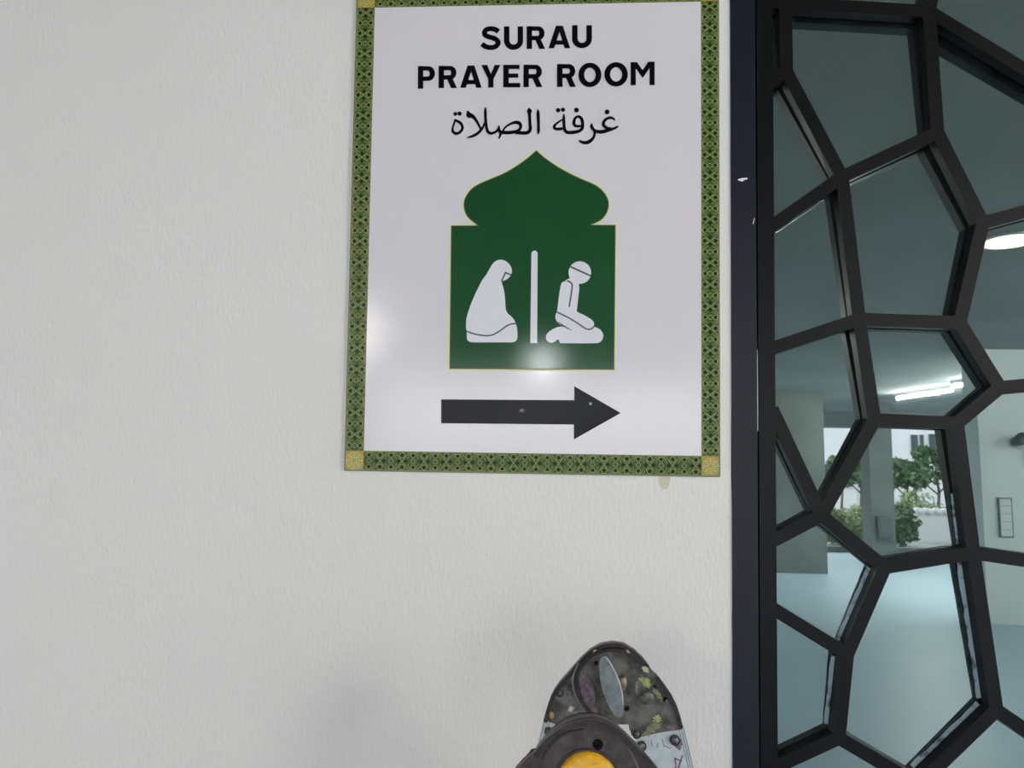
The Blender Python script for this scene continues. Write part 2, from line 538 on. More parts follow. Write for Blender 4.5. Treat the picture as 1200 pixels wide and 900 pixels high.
for f in cells:
    pts = [NP[k] for k in f]
    cx = sum(p.x for p in pts) / len(pts); cz = sum(p.y for p in pts) / len(pts)
    sh = [Vector((cx + (p.x - cx) * 0.985, cz + (p.y - cz) * 0.985)) for p in pts]
    bb = B().prism([[(p.x, p.y) for p in sh]], 0.0, 0.003)
    t = math.tan(TILT)
    tz = max(abs(p.y - cz) for p in pts) * t
    for v in bb.v: v.y += 0.0200 + tz + (v.z - cz) * t
    bb.out('glass_pane', 'glass', door, origin=(cx, 0.02, cz))
# pale mottled strips along the panes beside the lower bars
for a, c, side, w, y in (('L', 'O', -1, 0.006, 0), ('O', 'Q', -1, 0.006, 0), ('Mm', 'R', -1, 0.007, 0), ('R', 'S1', -1, 0.007, 0), ('I', 'Mm', -1, 0.0035, 0)):
    d = (NP[c] - NP[a]); ln = d.length; d.normalize(); nl = Vector((-d.y, d.x)) * side
    o0 = HW + 0.0005
    pts = []
    k = max(8, int(ln / 0.012))
    s0, s1 = 0.010, ln - 0.012
    if a == 'I': s0 = ln * 0.55
    for i in range(k + 1):
        s = s0 + (s1 - s0) * i / k
        pts.append(NP[a] + d * s + nl * o0)
    for i in range(k, -1, -1):
        s = s0 + (s1 - s0) * i / k
        pts.append(NP[a] + d * s + nl * (o0 + w * random.uniform(0.8, 1.15)))
    B().prism([[(p.x, p.y) for p in pts]], 0.0190, 0.0198).out('pane_edge_strip', 'edge_strip', door)

# ================================================================== THE SIGN
ix0 = (P(439.5, 10).x + P(427.5, 528).x) / 2; ix1 = (P(821.5, 3).x + P(821, 534).x) / 2
iz0 = (P(428, 528).z + P(821, 534.5).z) / 2; iz1 = (P(440, 10.5).z + P(821, 3.5).z) / 2
bw = 0.0283
ox0, ox1, oz0, oz1 = ix0 - bw - 0.001, P(843.2, 557, -0.004).x, P(620, 554.5, -0.004).z, iz1 + bw
YS = -0.004
sign = thing('prayer_room_sign', ((ox0 + ox1) / 2, 0, oz0),
             'white prayer room direction sign with patterned green border and black arrow, on the wall', 'sign')
B().box((ox0, YS, oz0), (ox1, -0.0003, oz1)).out('sign_board', 'sign', sign)
y = YS - 0.0002
b = B()
b.flat([(ox0, oz0), (ix0, oz0), (ix0, oz1), (ox0, oz1)], y); b.flat([(ix1, oz0), (ox1, oz0), (ox1, oz1), (ix1, oz1)], y)
b.flat([(ix0, oz0), (ix1, oz0), (ix1, iz0), (ix0, iz0)], y); b.flat([(ix0, iz1), (ix1, iz1), (ix1, oz1), (ix0, oz1)], y)
b.out('border', 'olive', sign)
bd, bl = B(), B()
LW = 0.00074


def band(p0, p1, w, off):
    """repeat of the interlaced border from p0 to p1 (2D), across width w"""
    d = Vector((p1[0] - p0[0], p1[1] - p0[1])); ln = d.length; d.normalize(); nn = Vector((-d.y, d.x))
    T = 0.0344; n = max(1, round(ln / T)); T = ln / n

    def q(u, v): r = Vector(p0) + d * u + nn * v * w; return (r.x, r.y)
    for i in range(n):
        o = i * T
        for u in (0.25, 0.75):
            for v in (0.2, 0.8):
                r = 0.0032
                bd.flat([q(o + u * T - r, v), (q(o + u * T, v + r / w)), q(o + u * T + r, v), q(o + u * T, v - r / w)], YS - 0.0004)
        for u in (0.585, 0.915):
            r = 0.0031
            bd.flat([q(o + u * T - r * 1.15, 0.5), q(o + u * T, 0.5 + r / w), q(o + u * T + r * 1.15, 0.5), q(o + u * T, 0.5 - r / w)], YS - 0.0004)
        for u in (0.03, 0.47):
            for v in (0.27, 0.73):
                c0 = q(o + u * T, v); bd.flat(circ(c0[0], c0[1], 0.0011, 6), YS - 0.0004)
        for u in (0.06, 0.42, 0.58, 0.92):
            for v in (0.04, 0.96):
                c0 = q(o + u * T, v); bd.flat(circ(c0[0], c0[1], 0.0009, 5), YS - 0.0004)
        for v in (0.2, 0.8):       # interlaced rings
            c0 = q(o + 0.75 * T, v); ribbon(bl, [(x, z, LW) for x, z in circ(c0[0], c0[1], 0.0042, 14)], YS - 0.0006, True)
            c0 = q(o + 0.25 * T, v); ribbon(bl, [(x, z, LW) for x, z in circ(c0[0], c0[1], 0.0036, 12)], YS - 0.0006, True)
        c0 = q(o + 0.25 * T, 0.5); ribbon(bl, [(x, z, LW) for x, z in circ(c0[0], c0[1], 0.0034, 12)], YS - 0.0006, True)
        for s in (1, -1):
            ribbon(bl, [q(o + 0.40 * T, 0.5 - 0.5 * s) + (LW,), q(o + 0.75 * T, 0.5) + (LW,), q(o + 1.10 * T if i < n - 1 else o + T, 0.5 + (0.5 if i < n - 1 else .36) * s) + (LW,)], YS - 0.0006)
            ribbon(bl, [q(o + 0.0 * T, 0.5 + 0.14 * s) + (LW,), q(o + 0.12 * T, 0.5 + 0.40 * s) + (LW,), q(o + 0.38 * T, 0.5 + 0.40 * s) + (LW,), q(o + 0.5 * T, 0.5 + 0.12 * s) + (LW,)], YS - 0.0006)
            ribbon(bl, [q(o, 0.5 + 0.46 * s) + (LW * .7,), q(o + T, 0.5 + 0.46 * s) + (LW * .7,)], YS - 0.0006)


g = 0.0
band((ox0, iz0 - g), (ox0, iz1), -(ix0 - ox0), 0)
band((ix1, iz0), (ix1, iz1), -(ox1 - ix1), 0)
band((ix0, oz0), (ix1, oz0), (iz0 - oz0), 0)
band((ix0, iz1), (ix1, iz1), (oz1 - iz1), 0)
tag(bd.out('border_rosettes', 'olive_d', sign), kind='stuff')
tag(bl.out('border_tracery', 'olive_l', sign), kind='stuff')
for (x0, x1) in ((ox0, ix0), (ix1, ox1)):
    for (z0, z1) in ((oz0, iz0), (iz1, oz1)):
        c = B().flat([(x0, z0), (x1, z0), (x1, z1), (x0, z1)], YS - 0.0007).out('border_corner', 'gold', sign)
        gl = B(); m0 = ((x0 + x1) / 2, (z0 + z1) / 2); h = (x1 - x0) / 2
        for r in (0.9, 0.62, 0.34):
            ribbon(gl, [(x, z, LW) for x, z in circ(m0[0], m0[1], h * r, 8, a0=0.39)], YS - 0.0009, True)
        for k in range(8):
            a = k * math.pi / 4
            ribbon(gl, [(m0[0] + math.cos(a) * h * .2, m0[1] + math.sin(a) * h * .2, LW), (m0[0] + math.cos(a) * h * .95, m0[1] + math.sin(a) * h * .95, LW)], YS - 0.0009)
        gl.out('corner_tracery', 'gold_l', c)
# thin dark edge of the border towards the wall
b = B()
for (a, c) in (((ox0, oz0), (ox0, oz1)), ((ox0, oz0), (ox1, oz0)), ((ox1, oz0), (ox1, oz1))):
    ribbon(b, [(a[0], a[1], 0.0022), (c[0], c[1], 0.0022)], YS - 0.0008)
b.out('border_outline', mat('sign_edge_olive', (112, 118, 84), 0.4), sign)

YT = YS - 0.0005
kk = [0]


def yl():
    kk[0] += 1
    return YT - 0.000012 * (kk[0] % 30)


def zc(o, s): return lambda pts: [((p[0] / s) + o[0], (p[1] / s) + o[1]) + ((p[2] / s,) if len(p) > 2 else ()) for p in pts]


def fillpx(b, pts): yy = yl(); b.flat(PX(pts, yy), yy)
def strokepx(b, pts, closed=False): yy = yl(); ribbon(b, PX(pts, yy), yy, closed)


def W_(pts, w): return [(p[0], p[1], w * 1.08) for p in pts]


def letter(ch, cv, x0, y0, x1, y1):
    """bold sans letter fitted into a box given in zoomed pixels; cv converts them to photo pixels"""
    b = B(); w = x1 - x0; h = y1 - y0; sw = 49
    if ch in 'PR':
        strokepx(b, cv([(x0 + sw / 2, y0, sw), (x0 + sw / 2, y1, sw)]))
        t = 41
        by = y0 + (0.52 if ch == 'R' else 0.56) * h
        xr = x1 - (4 if ch == 'R' else 0)
        r = (by - y0 + t * .25) / 2
        arc = [(x0 + sw * .6, y0 + t / 2)]
        cxx = xr - r * 0.98; cyy = (y0 + t / 2 + by) / 2; ry = (by - y0 - t / 2) / 2
        for i in range(11):
            a = -math.pi / 2 + math.pi * i / 10
            arc.append((cxx + math.cos(a) * (xr - cxx - 22), cyy + math.sin(a) * ry))
        arc.append((x0 + sw * .6, by))
        ww = [t] + [t + 7 * math.sin(math.pi * i / 10) for i in range(11)] + [t]
        strokepx(b, cv([(p[0], p[1], q) for p, q in zip(arc, ww)]))
        if ch == 'R':
            fillpx(b, cv([(x0 + w * .42, by - 5), (x0 + w * .72, by - 8), (x1 + 3, y1), (x1 - 50, y1)]))
    elif ch == 'A':
        m = (x0 + x1) / 2
        yy = yl()
        b.flat(PX(cv([(m - 30, y0), (m + 30, y0), (x1 + 1, y1), (x1 - 48, y1), (m + 35, y0 + .84 * h), (m - 35, y0 + .84 * h), (x0 + 47, y1), (x0 - 1, y1)]), yy), yy,
               [PX(cv([(m + 1, y0 + .27 * h), (m + 24, y0 + .65 * h), (m - 23, y0 + .65 * h)]), yy)])
    elif ch == 'U':
        c = []
        xl, xr = x0 + sw / 2, x1 - sw / 2; r = (xr - xl) / 2; cyy = y1 - 22 - r * 0.95
        c.append((xl, y0))
        for i in range(13):
            a = math.pi - math.pi * i / 12
            c.append((xl + r + math.cos(a) * r, cyy + math.sin(a) * r * 0.95))
        c.append((xr, y0))
        strokepx(b, cv(W_(c, 46)))
    elif ch == 'S':
        c = [(256, 128), (232, 111), (195, 102), (155, 108), (134, 130), (140, 158), (175, 175), (215, 186), (246, 207), (252, 232), (232, 258), (190, 268), (145, 260), (110, 236)]
        strokepx(b, cv(W_(smooth_pts(c, 4), 43)))
    elif ch == 'Y':
        m = (x0 + x1) / 2; j = y0 + .52 * h
        fillpx(b, cv([(x0, y0), (x0 + 53, y0), (m + 12, j + 6), (m - 22, j + 22)]))
        fillpx(b, cv([(x1 - 51, y0), (x1, y0), (m + 23, j + 22), (m - 12, j + 6)]))
        fillpx(b, cv([(m - 23, j + 4), (m + 23, j + 4), (m + 23, y1), (m - 23, y1)]))
    elif ch == 'E':
        for (a, c, d, e) in ((x0, y0, x0 + sw, y1), (x0, y0, x1 - 7, y0 + 37), (x0, y0 + .39 * h, x1 - 18, y0 + .575 * h), (x0, y1 - 38, x1, y1)):
            fillpx(b, cv([(a, c), (d, c), (d, e), (a, e)]))
    elif ch == 'O':
        cx, cy = (x0 + x1) / 2, (y0 + y1) / 2
        n = 28; pts = []
        for i in range(n):
            a = 2 * math.pi * i / n
            pts.append((cx + math.cos(a) * (w / 2 - 24), cy + math.sin(a) * (h / 2 - 21), 45 + 6 * abs(math.cos(a))))
        strokepx(b, cv(pts), True)
    elif ch == 'M':
        fillpx(b, cv([(x0, y0 + 4), (x0 + 45, y0 + 4), (x0 + 45, y1), (x0, y1 + 2)]))
        fillpx(b, cv([(x1 - 45, y0), (x1, y0), (x1, y1), (x1 - 45, y1)]))
        m = (x0 + x1) / 2
        fillpx(b, cv([(x0 + 6, y0 + 4), (x0 + 56, y0 + 4), (m + 10, y0 + 88), (m, y0 + 143), (m - 14, y0 + 125)]))
        fillpx(b, cv([(x1 - 6, y0), (x1 - 56, y0), (m - 10, y0 + 88), (m, y0 + 143), (m + 14, y0 + 125)]))
    b.out('letter', 'ink', sign)


c1 = zc((550, 20), 7.5); c2 = zc((480, 62), 7.5); c3 = zc((630, 62), 7.5)
for ch, x0, y0, x1, y1 in (('S', 98, 82, 275, 290), ('U', 304, 82, 473, 287), ('R', 503, 80, 664, 280), ('A', 697, 76, 886, 274), ('U', 903, 71, 1078, 272)):
    letter(ch, c1, x0, y0, x1, y1)
for ch, x0, y0, x1, y1 in (('P', 72, 115, 222, 314), ('R', 254, 113, 414, 309), ('A', 446, 110, 633, 306), ('Y', 630, 106, 798, 304), ('E', 823, 104, 973, 302), ('R', 1000, 103, 1165, 300)):
    letter(ch, c2, x0, y0, x1, y1)
for ch, x0, y0, x1, y1 in (('R', 171, 97, 334, 298), ('O', 360, 87, 560, 299), ('O', 588, 82, 792, 294), ('M', 818, 77, 1029, 283)):
    letter(ch, c3, x0, y0, x1, y1)


def arabic(cv, strokes, dots):
    b = B()
    for s in strokes:
        p = [(q[0], q[1], q[2] * 1.2 + 2) for q in smooth_pts(s, 5)]; strokepx(b, cv(p))
        for e in (p[0], p[-1]): fillpx(b, cv(circ(e[0], e[1], max(e[2] / 2, 2), 10)))
    for (x, y_, r) in dots: fillpx(b, cv(circ(x, y_, r, 10)))
    b.out('arabic_word', 'ink', sign)


arabic(zc((520, 115), 10), [
    [(135, 255, 16), (120, 300, 18), (106, 345, 18), (106, 388, 26), (140, 414, 30), (185, 402, 28), (217, 362, 26), (214, 320, 26), (188, 285, 28), (135, 258, 24)],
    [(284, 160, 24), (298, 198, 56), (338, 212, 38), (380, 262, 28), (415, 325, 24), (440, 372, 22)],
    [(490, 112, 10), (487, 150, 26), (491, 260, 27), (503, 350, 28), (520, 395, 30), (552, 412, 28), (600, 400, 24), (638, 362, 20), (650, 325, 12)],
    [(486, 270, 12), (464, 330, 20), (436, 372, 26), (398, 412, 28), (340, 444, 26), (278, 462, 12)],
    [(650, 325, 12), (648, 360, 20), (665, 396, 30)],
    [(690, 390, 16), (722, 342, 18), (780, 302, 22), (840, 284, 32), (885, 294, 36), (902, 328, 30), (890, 365, 26), (848, 390, 30), (760, 404, 34), (680, 400, 34), (640, 385, 22)],
    [(668, 400, 28), (661, 440, 22), (647, 470, 14)],
    [(998, 115, 8), (1004, 150, 50), (1005, 190, 30), (1011, 300, 28), (1014, 365, 32), (985, 402, 34), (935, 408, 34), (850, 402, 34)],
    [(1104, 132, 8), (1106, 180, 30), (1110, 300, 27), (1111, 380, 26), (1107, 418, 10)]],
    [(135, 185, 24), (186, 181, 26)])
arabic(zc((640, 115), 12), [
    [(250, 225, 10), (248, 270, 30), (250, 350, 34), (258, 430, 36), (285, 474, 40), (330, 484, 42), (400, 478, 42), (460, 464, 38), (500, 435, 36), (514, 390, 36),
     (508, 320, 38), (485, 275, 36), (450, 258, 30), (412, 278, 30), (393, 320, 34), (393, 365, 36), (418, 392, 34), (462, 394, 28), (500, 390, 20)],
    [(240, 295, 16), (180, 332, 22), (125, 378, 30), (114, 415, 34), (150, 434, 34), (200, 432, 34), (245, 424, 28)],
    [(640, 365, 18), (641, 400, 38), (665, 440, 36), (700, 464, 38), (760, 474, 44), (830, 464, 44), (900, 444, 36), (960, 424, 30), (1005, 400, 20)],
    [(682, 455, 30), (679, 520, 28), (650, 575, 36), (600, 614, 44), (550, 627, 40), (500, 615, 30), (470, 598, 18)],
    [(965, 312, 12), (948, 290, 26), (900, 275, 32), (846, 294, 32), (811, 335, 36), (809, 380, 38), (850, 416, 36), (905, 428, 30)]],
    [(168, 170, 32), (237, 163, 31), (427, 167, 35), (858, 193, 35)])

# dome and square
cd = zc((520, 170), 5.714)
right = [(620, 38), (680, 90), (760, 145), (840, 190), (920, 228), (1000, 262), (1050, 295), (1085, 337), (1103, 385), (1098, 430), (1080, 470), (1045, 505), (980, 535)]
left = [(620, 38), (560, 90), (480, 147), (400, 192), (310, 230), (225, 268), (178, 304), (145, 355), (136, 400), (145, 450), (172, 492), (235, 540)]
outl = cd(smooth_pts(right, 4)) + [(721, 264), (719.5, 433), (527, 432), (529, 264.7)] + list(reversed(cd(smooth_pts(left, 4))))[:-1]
y = YS - 0.00030
b = B(); ribbon(b, PX([(p[0], p[1], 4.2) for p in outl], y), y, True); b.out('emblem_cream_outline', 'cream', sign)  # printed cream outline around the emblem
y = YS - 0.00040
emb = B().flat(PX(outl, y), y).out('dome_emblem', 'green', sign)
y = YS - 0.00046
b = B(); ribbon(b, PX([(p[0], p[1], 1.0) for p in outl], y), y, True); b.out('emblem_outline', 'odark', emb)
# figures
cw = zc((540, 298), 8.18)
wo = [(290, 115), (318, 78), (350, 58), (385, 52), (425, 62), (460, 90), (485, 130), (490, 170), (480, 198), (460, 225), (430, 247), (392, 262), (405, 310), (418, 370), (425, 440),
      (430, 520), (448, 565), (480, 592), (510, 627), (528, 665), (540, 720), (543, 785), (538, 815), (522, 835), (496, 843), (460, 844), (300, 844), (140, 844), (104, 843), (78, 835), (62, 818), (58, 792), (57, 745), (50, 700),
      (53, 620), (75, 540), (112, 440), (160, 335), (210, 240), (245, 195)]
y0 = YS - 0.00056; y1 = YS - 0.00064


def fig(name, loops, lines, cv):
    b = B()
    for i, l in enumerate(loops): yy = y0 - 0.00001 * i; b.flat(PX(cv(l), yy), yy)
    o = b.out(name, 'figure', emb)
    if lines:
        for i, l in enumerate(lines):
            yy = y1 - 0.00001 * i
            b = B(); ribbon(b, PX([(p[0], p[1], p[2] * 1.2) for p in cv(l)], yy), yy); b.out('figure_seam', 'line', emb)


fig('kneeling_woman_pictogram', [smooth_pts(wo, 2, True)],
    [W_(smooth_pts([(56, 737), (130, 763), (230, 780), (310, 770), (380, 730), (440, 687), (490, 667), (532, 664)], 4), 11), W_([(482, 198), (428, 175), (390, 260)], 11)], cw)
fig('kneeling_man_pictogram', [circ(405, 175, 108, 32), [(318, 225), (290, 238), (262, 254), (300, 262), (330, 300), (345, 420), (375, 545), (400, 330), (395, 275)],
     smooth_pts([(222, 300), (240, 266), (280, 258), (312, 270), (326, 300), (340, 380), (352, 470), (372, 545), (440, 580), (500, 615), (535, 645), (541, 680), (525, 710), (490, 722), (440, 740), (325, 727), (300, 717), (210, 668), (177, 630),
      (171, 585), (188, 540), (205, 400)], 2, True),
     smooth_pts([(325, 727), (450, 708), (520, 712), (548, 697), (600, 722), (628, 765), (626, 803), (603, 838), (560, 852), (400, 853), (240, 852), (215, 850), (205, 824), (192, 816), (165, 838), (130, 848), (92, 832), (79, 795),
      (95, 755), (150, 715), (215, 693), (260, 700)], 2, True),
     [(300, 260), (395, 290), (375, 550), (300, 540)]],
    [W_(smooth_pts([(280, 254), (308, 264), (330, 295), (322, 380), (302, 505)], 4), 12), W_([(310, 117), (508, 206)], 13),
     W_(smooth_pts([(186, 553), (240, 580), (310, 615), (400, 672), (450, 706), (485, 720), (518, 713), (542, 690)], 4), 11),
     [(192, 645, 5), (255, 690, 12), (326, 729, 5)]], zc((630, 298), 8.18))
fig('divider_bar_pictogram', [[(621.4, 402), (629.4, 402), (630, 297), (629, 294.6), (626.5, 293.5), (624, 294.6), (622.8, 297)]], [], lambda p: p)
y = YS - 0.0004
B().flat(PX([(517, 468), (673, 469), (673, 452.5), (727.5, 484), (672.5, 515), (672.5, 497.5), (517, 496)], y), y).out('arrow', 'arrow', sign)
y = YS - 0.0005   # nick in the arrow vinyl
B().flat(PX([(607, 482), (610, 478.5), (614, 479), (616, 482), (612, 484)], y), y).out('nick', 'ink', sign)
B().flat(PX([(609.5, 480.4), (612.5, 479.6), (613, 481.2), (610.5, 482)], y - 0.0001), y - 0.0001).out('nick', 'lever', sign)
B().flat(PX([(690, 472), (693.4, 471.6), (693.8, 474.4), (691.2, 475)], y), y).out('nick', 'lever', sign)

# ================================================================== THE LADDER
YF, YN = -0.25, -0.55           # hinge fronts, far and near side
lad = thing('folding_ladder', (P(712, 800, YF).x, (YF + YN) / 2, 0),
            'paint-splashed folding aluminium ladder with round dark hinges and yellow button, in front of wall', 'ladder')


def pxl(pts, Y): return PX(pts, Y)


def disc(cx, cy, r, Y, n=16, ry=None):
    q = P(cx, cy, Y); k = (Y - CY) / F
    return circ(q.x, q.z, r * k, n, None if ry is None else ry * k)


def dome(name, cx, cy, r, Y, h, m, parent, n=20, ry=None, rings=4):
    q = P(cx, cy, Y); k = (Y - CY) / F; R = r * k; RZ = (ry or r) * k
    vs, fs = [], []
    for i in range(rings + 1):
        a = math.pi / 2 * i / rings
        for j in range(n):
            t = 2 * math.pi * j / n
            vs.append((q.x + math.cos(t) * R * math.cos(a) ** 0.7 if i < rings else q.x, Y - h * math.sin(a), q.z + math.sin(t) * RZ * math.cos(a) ** 0.7 if i < rings else q.z))
    for i in range(rings):
        for j in range(n):
            fs.append((i * n + j, i * n + (j + 1) % n, (i + 1) * n + (j + 1) % n, (i + 1) * n + j))
    return mesh(name, vs, fs, m, parent, True)


def splash(cx, cy, rx, ry, Y, m, parent, rot=0.0, jag=0.35, label=None):
    pts = []
    n = 22
    for i in range(n):
        a = 2 * math.pi * i / n
        k = 1 + random.uniform(-jag, jag)
        x = math.cos(a) * rx * k; z = math.sin(a) * ry * k
        pts.append((cx + x * math.cos(rot) - z * math.sin(rot), cy + x * math.sin(rot) + z * math.cos(rot)))
    o = B().prism([pxl(pts, Y)], Y - 0.0003, Y).out('paint_splash', m, parent)
    if label: o['label'] = label
    return o


# --- far hinge, its inner face towards us
far_out = [(638, 844), (643, 826), (650, 808), (657, 798), (666, 788), (680, 772), (692, 761), (704, 754.5), (718, 752), (731, 754), (743, 761), (753, 770), (761, 780.5), (762.5, 784), (766, 788),
           (768, 789.5), (769.5, 790.5), (779, 802.5), (787, 814), (793, 826), (797, 838), (800.5, 852), (799, 855), (780, 857.5), (762, 861), (750, 864), (740, 862), (738, 849), (700, 849), (695, 860), (680, 858), (652, 849)]
far_holes = [(698.5, 777, 2.6), (734, 830, 3.6), (767, 805, 2.6), (779, 819, 2.8)]
hf = B().prism([pxl(far_out, YF)] + [disc(x, y_, r, YF, 12) for x, y_, r in far_holes], YF, YF + 0.006).out('hinge_plate', 'hinge_g', lad)
hf['label'] = 'grey steel inner hinge plate splashed with paint'
# dark back plate seen through the holes, same outline a little smaller
c0 = P(718, 810, YF); sm = [(c0.x + (x - c0.x) * 0.94, c0.z + (z - c0.z) * 0.94) for x, z in pxl(far_out, YF)]
B().prism([sm], YF + 0.0065, YF + 0.014).out('hinge_back_plate', 'hinge_r', lad)
# raised rims
b = B(); rim = [(639, 845), (644, 827), (651.5, 809), (667.5, 789.5), (681.5, 774), (693, 763), (705, 757), (718, 754.6), (730, 756.5), (741, 763), (751, 772), (758.5, 781)]
ribbon(b, pxl([(p[0], p[1], 4.5) for p in smooth_pts(rim, 3)], YF), YF - 0.004, y1=YF + 0.002); b.out('hinge_rim', 'hinge_r', lad)
b = B(); rim2 = [(769.5, 793), (777.5, 804.5), (785, 816), (790.5, 828), (794.5, 840), (798, 852)]
ribbon(b, pxl([(p[0], p[1], 4.5) for p in smooth_pts(rim2, 3)], YF), YF - 0.004, y1=YF + 0.002); b.out('hinge_rim', 'hinge_r', lad)
b = B(); rim3 = [(708, 844), (694, 836), (682, 822), (675.5, 806), (675, 792), (681, 778), (693, 767), (706, 761.5), (718, 760), (732, 762), (744, 770), (753, 779), (758, 786)]
ribbon(b, pxl([(p[0], p[1], 3.6) for p in smooth_pts(rim3, 3)], YF), YF - 0.007, y1=YF + 0.001); b.out('hinge_rim', 'hinge_r', lad)
b = B(); rim4 = [(702, 841), (690, 834), (679, 822), (672, 806), (671.5, 790), (678, 775)]
ribbon(b, pxl([(p[0], p[1], 2.0) for p in smooth_pts(rim4, 3)], YF), YF - 0.0066, y1=YF + 0.001); b.out('hinge_lip', 'alu_d', lad)
# lever
lv = [(704.5, 771), (707.5, 769), (711, 769.5), (716, 776), (720, 784), (724.5, 793), (729, 807.5), (731, 822), (730.5, 836), (728, 840), (723, 840.5), (718.5, 836), (711, 822), (704.5, 803), (702, 786), (702.5, 776)]
YL = YF - 0.016
q0 = B().prism([pxl(smooth_pts(lv, 2, True), YL)], YL, YL + 0.005); q0.prism([pxl([(708, 790), (722, 790), (725, 815), (712, 815)], YL)], YL + 0.005, YF)
lever = q0.out('locking_lever', 'lever', lad)
b = B(); ribbon(b, pxl([(710.5, 770.5, 1.2), (716.5, 779, 1.4), (721.5, 789, 1.5), (726, 800, 1.5), (729, 812, 1.4), (730.2, 826, 1.2)], YL), YL - 0.0006, y1=YL)
b.out('lever_edge', 'alu', lever)
dome('pivot_ring', 729, 801, 6, YF, 0.004, 'brass', lad, ry=9.5)
dome('rivet', 758, 818, 8.3, YF, 0.003, 'rivet', lad)['label'] = 'large round grey rivet'
for x, y_, r in ((746, 860.5, 3.6), (752, 874.5, 4.2), (791, 867.5, 4.6), (643, 857, 3.4), (656, 812, 3.4)):
    Yr = YF if y_ < 861 and x != 643 else YF + 0.004
    dome('rivet', x, y_, r, Yr, 0.0022, 'rivet', lad, 14)
    b = B(); ribbon(b, [(a, c, 0.0012) for a, c in disc(x, y_, r + 0.7, Yr)], Yr - 0.0012, True, y1=Yr + 0.001); b.out('rivet_rim', 'hinge_r', lad)
Ys = YF - 0.0001
splash(689, 812, 8.5, 23, Ys, 'purple', lad, -0.22, 0.18, 'purple paint stain')
splash(683, 795, 4, 9, Ys - .0003, 'mauve', lad, 0.3, 0.3)
splash(695, 832, 4, 6, Ys - .0003, 'mauve', lad, -0.5, 0.4)
splash(668, 820, 3, 13, Ys, 'mauve', lad, -0.35, 0.4)
splash(669, 831, 3.2, 3, Ys - .0003, 'cream_p', lad, 0.6, 0.4, 'small cream paint spot')
splash(677, 836, 5.5, 3, Ys, 'mauve', lad, 0.4, 0.4)
splash(646.5, 838.5, 2.6, 4, Ys - .0003, 'orange', lad, 0, 0.35, 'small orange paint spot')
splash(756, 798, 8, 4, Ys - .0003, 'lime', lad, 0.75, 0.45, 'bright lime paint splash')
splash(771, 813, 9, 3, Ys, 'lime_d', lad, 0.95, 0.4)
splash(746, 806, 1.5, 7, Ys, 'lime_d', lad, 0.1, 0.5)
splash(764, 853, 12, 5.5, Ys, 'lime_d', lad, -0.75, 0.45, 'pale green paint smear')
splash(770, 843, 5, 5, Ys - .0003, 'lime', lad, 0, 0.5)
splash(785, 829, 3, 9, Ys, 'purple', lad, -0.35, 0.4)
splash(789, 851, 8, 3, Ys, 'purple', lad, -0.2, 0.4)
splash(756.5, 784.5, 5, 2.6, YF - 0.0073, 'cream_p', lad, 0.65, 0.25, 'cream paint dab on the rim')
splash(736, 763.5, 2.4, 1.2, YF - 0.0073, 'cream_p', lad, 0.6, 0.3)
splash(697, 762.5, 2.4, 1.0, YF - 0.0073, 'cream_p', lad, -0.6, 0.3)
# --- near hinge, its outer cover towards us
near_out = [(618, 887.5), (624, 886), (630, 877), (640, 864), (650, 855), (664, 846), (680, 841), (697, 840.5), (710, 844), (722, 851), (734, 862), (746, 874), (757, 886), (769, 900), (781, 915), (795, 940),
            (805, 975), (811, 1010), (790, 1015), (728, 1012), (715, 1000), (680, 1000), (668, 1012), (600, 1018), (569, 1010), (575, 970), (588, 930), (599, 909), (607, 900), (615, 892)]
hn = B().prism([pxl(near_out, YN), disc(700.5, 872.5, 6.2, YN, 16)], YN, YN + 0.008).out('hinge_cover', 'hinge_b', lad)
c0 = P(690, 930, YN); sm = [(c0.x + (x - c0.x) * 0.95, c0.z + (z - c0.z) * 0.95) for x, z in pxl(near_out, YN)]
B().prism([sm], YN + 0.0085, YN + 0.020).out('hinge_back_plate', 'hole', lad)
b = B(); r1 = [(627, 884), (640, 868.5), (652, 858.5), (665, 850.5), (681, 845.5), (697, 845), (709, 848.5), (720, 855), (732, 866), (744, 878), (754, 889.5), (766, 904), (778, 919), (790, 943)]
ribbon(b, pxl([(p[0], p[1], 6.5) for p in smooth_pts(r1, 3)], YN), YN - 0.004, y1=YN + 0.002); b.out('hinge_rim', 'hinge_r', lad)
b = B(); r2 = [(636, 890), (644, 875), (656, 863), (668, 857.5), (684, 855)]
ribbon(b, pxl([(p[0], p[1], 2.2) for p in smooth_pts(r2, 3)], YN), YN - 0.002, y1=YN + 0.001); b.out('hinge_lip', 'hinge_r', lad)
b = B(); r2 = [(722, 861), (732, 871), (741, 884), (748, 900), (752, 916)]
ribbon(b, pxl([(p[0], p[1], 2.2) for p in smooth_pts(r2, 3)], YN), YN - 0.002, y1=YN + 0.001); b.out('hinge_lip', mat('worn_lip', (104, 92, 92), 0.4), lad)
b = B(); ribbon(b, [(a, c, 0.0016) for a, c in disc(689, 917, 37, YN, 40)], YN - 0.0015, True, y1=YN + 0.001); b.out('button_ring', 'hinge_r', lad)
dome('hinge_button', 689, 917, 34.5, YN, 0.006, 'yellow', lad, 36, rings=6)['label'] = 'round yellow hinge button'

